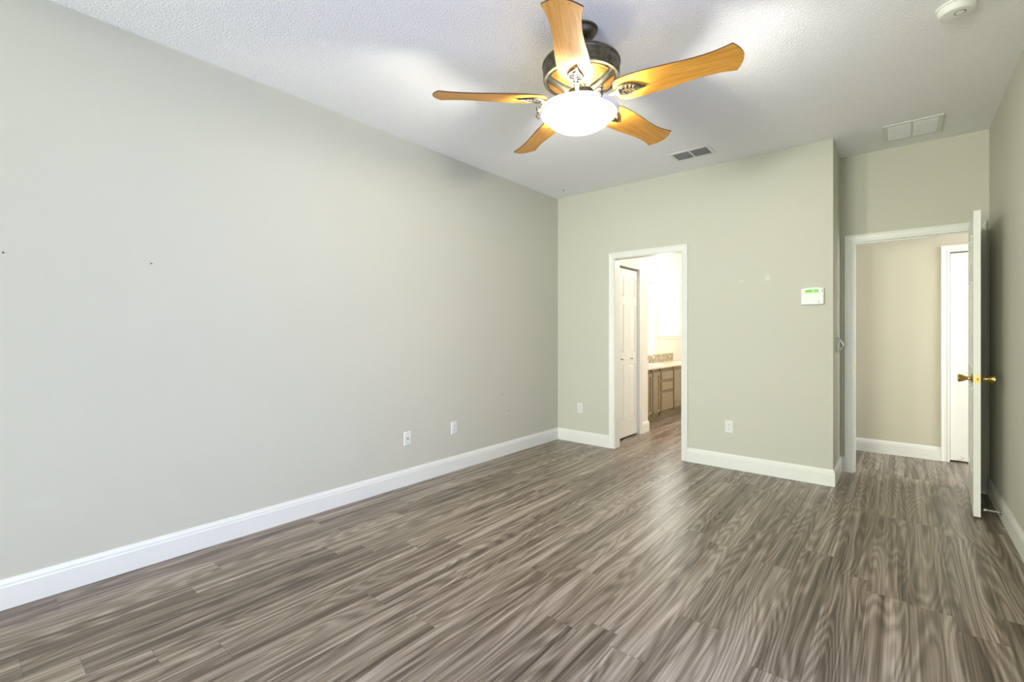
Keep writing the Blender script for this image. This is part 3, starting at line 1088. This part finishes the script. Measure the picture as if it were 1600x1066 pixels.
door_stop('spring door stop sticking out of the baseboard behind the open door', (XR - 0.014, 4.407, 0.056), R(178), 0.083)
door_stop('spring door stop at the foot of the closed hallway door', (HD[0] + 0.085, HY + 0.030, 0.045), R(-110), 0.075)

# ------------------------------------------------------------------ bathroom furniture
VX = -2.58                                                    # face of the vanity
VY0, VY1 = 5.640, 7.80
t = thing('vanity_cabinet', 'taupe wood bathroom vanity with doors and three drawers', 'vanity', ((BX + VX) / 2, (VY0 + VY1) / 2, 0))
ox, oy = (BX + VX) / 2, (VY0 + VY1) / 2


def vb(m, x0, x1, y0, y1, z0, z1):
    return m.box(x0 - ox, x1 - ox, y0 - oy, y1 - oy, z0, z1)


vb(MB(), BX + 0.002, VX - 0.019, VY0 + 0.002, VY1, 0.10, 0.742).build('carcass', 'cabinet', t)
vb(MB(), BX + 0.002, VX - 0.065, VY0 + 0.002, VY1, 0.0, 0.10).build('toe_kick', 'cabinet', t)
m = MB()
openings = [(5.800, 6.052, 'd'), (6.080, 6.330, 'd'), (6.372, 6.805, 'w'), (6.852, 7.250, 'd'), (7.280, 7.680, 'd')]
ys = [VY0 + 0.002] + [v for a, b, _ in openings for v in (a + 0.006, b - 0.006)] + [VY1]
for i in range(0, len(ys), 2):
    vb(m, VX - 0.019, VX - 0.012, ys[i], ys[i + 1], 0.10, 0.742)
vb(m, VX - 0.019, VX - 0.012, ys[0], ys[-1], 0.700, 0.742)
vb(m, VX - 0.019, VX - 0.012, ys[0], ys[-1], 0.10, 0.134)
for z0, z1 in ((0.545, 0.565), (0.397, 0.417)):
    vb(m, VX - 0.019, VX - 0.012, 6.372, 6.805, z0, z1)
m.build('face_frame', 'cabinet', t)
for y0, y1, kind in openings:
    if kind == 'd':
        m = MB()
        z0, z1, s = 0.140, 0.692, 0.045
        vb(m, VX - 0.012, VX + 0.006, y0, y0 + s, z0, z1)
        vb(m, VX - 0.012, VX + 0.006, y1 - s, y1, z0, z1)
        vb(m, VX - 0.012, VX + 0.006, y0 + s, y1 - s, z0, z0 + s)
        vb(m, VX - 0.012, VX + 0.006, y0 + s, y1 - s, z1 - s, z1)
        vb(m, VX - 0.012, VX - 0.003, y0 + s, y1 - s, z0 + s, z1 - s)
        m.build('door', 'cabinet', t, 0.002)
    else:
        for z0, z1 in ((0.573, 0.692), (0.426, 0.537), (0.141, 0.389)):
            vb(MB(), VX - 0.012, VX + 0.006, y0, y1, z0, z1).build('drawer', 'cabinet', t, 0.005)
m = MB().box(BX + 0.002, VX + 0.022, VY0 + 0.002, VY1 + 0.02, 0.744, 0.778)
tag(m.build('countertop', 'counter', bevel=0.006), 'cream granite countertop on the taupe vanity', 'countertop')
m = MB().box(BX, BX + 0.012, VY0 + 0.002, VY1 + 0.02, 0.778, 0.900)
tag(m.build('backsplash', 'mosaic'), 'pebble mosaic backsplash strip behind the vanity top', 'backsplash')
m = MB().lathe([(0.185, 0.0), (0.190, 0.004), (0.185, 0.008), (0.172, 0.007), (0.160, 0.001), (0.0, 0.0008)], 48, Matrix.Diagonal((0.78, 1.1, 1, 1)))
tag(m.build('sink', 'porcelain', loc=(-2.745, 6.46, 0.778)), 'white oval sink set in the granite vanity top', 'sink')
t = thing('faucet', 'curved white faucet at the back of the vanity top', 'faucet', (-2.925, 6.72, 0.778))
MB().lathe([(0.0, 0.012), (0.022, 0.011), (0.025, 0.0)], 20).build('base', 'steel', t)
MB().tube([(0, 0, 0.01), (0, 0, 0.06), (0.01, 0, 0.105), (0.04, 0, 0.130), (0.08, 0, 0.120), (0.105, 0, 0.085)], [0.012, 0.011, 0.011, 0.011, 0.0105, 0.010], 12).build('spout', 'porcelain', t)
for s in (-1, 1):
    MB().lathe([(0.0, 0.05), (0.014, 0.048), (0.012, 0.03), (0.014, 0.012), (0.022, 0.0)], 16, Matrix.Translation((0, 0.10 * s, 0))).build('tap_handle', 'steel', t)
m = MB().box(BX, BX + 0.006, 5.75, 7.053, 0.905, 1.895)
tag(m.build('mirror', 'mirror'), 'frameless wall mirror above the vanity beside the window', 'mirror')
t = thing('vanity_light', 'glowing vanity light bar above the mirror', 'wall light', (BX, 6.40, 2.05))
MB().box(0, 0.03, -0.45, 0.55, -0.04, 0.04).build('backplate', 'steel', t, 0.004)
for yy in (-0.35, -0.03, 0.29, 0.50):
    b = MB()
    b.lathe([(0.05 * math.sin(math.pi * i / 12), -0.05 * math.cos(math.pi * i / 12)) for i in range(13)], 20, Matrix.Translation((0.085, yy, 0.0)))
    b.build('globe_bulb', 'bulb', t)['label'] = 'lit globe bulb'
    MB().lathe([(0.02, 0.028), (0.02, 0.042)], 16, Matrix.Translation((0, yy, 0)) @ Matrix.Rotation(R(90), 4, 'Y')).build('socket', 'steel', t)
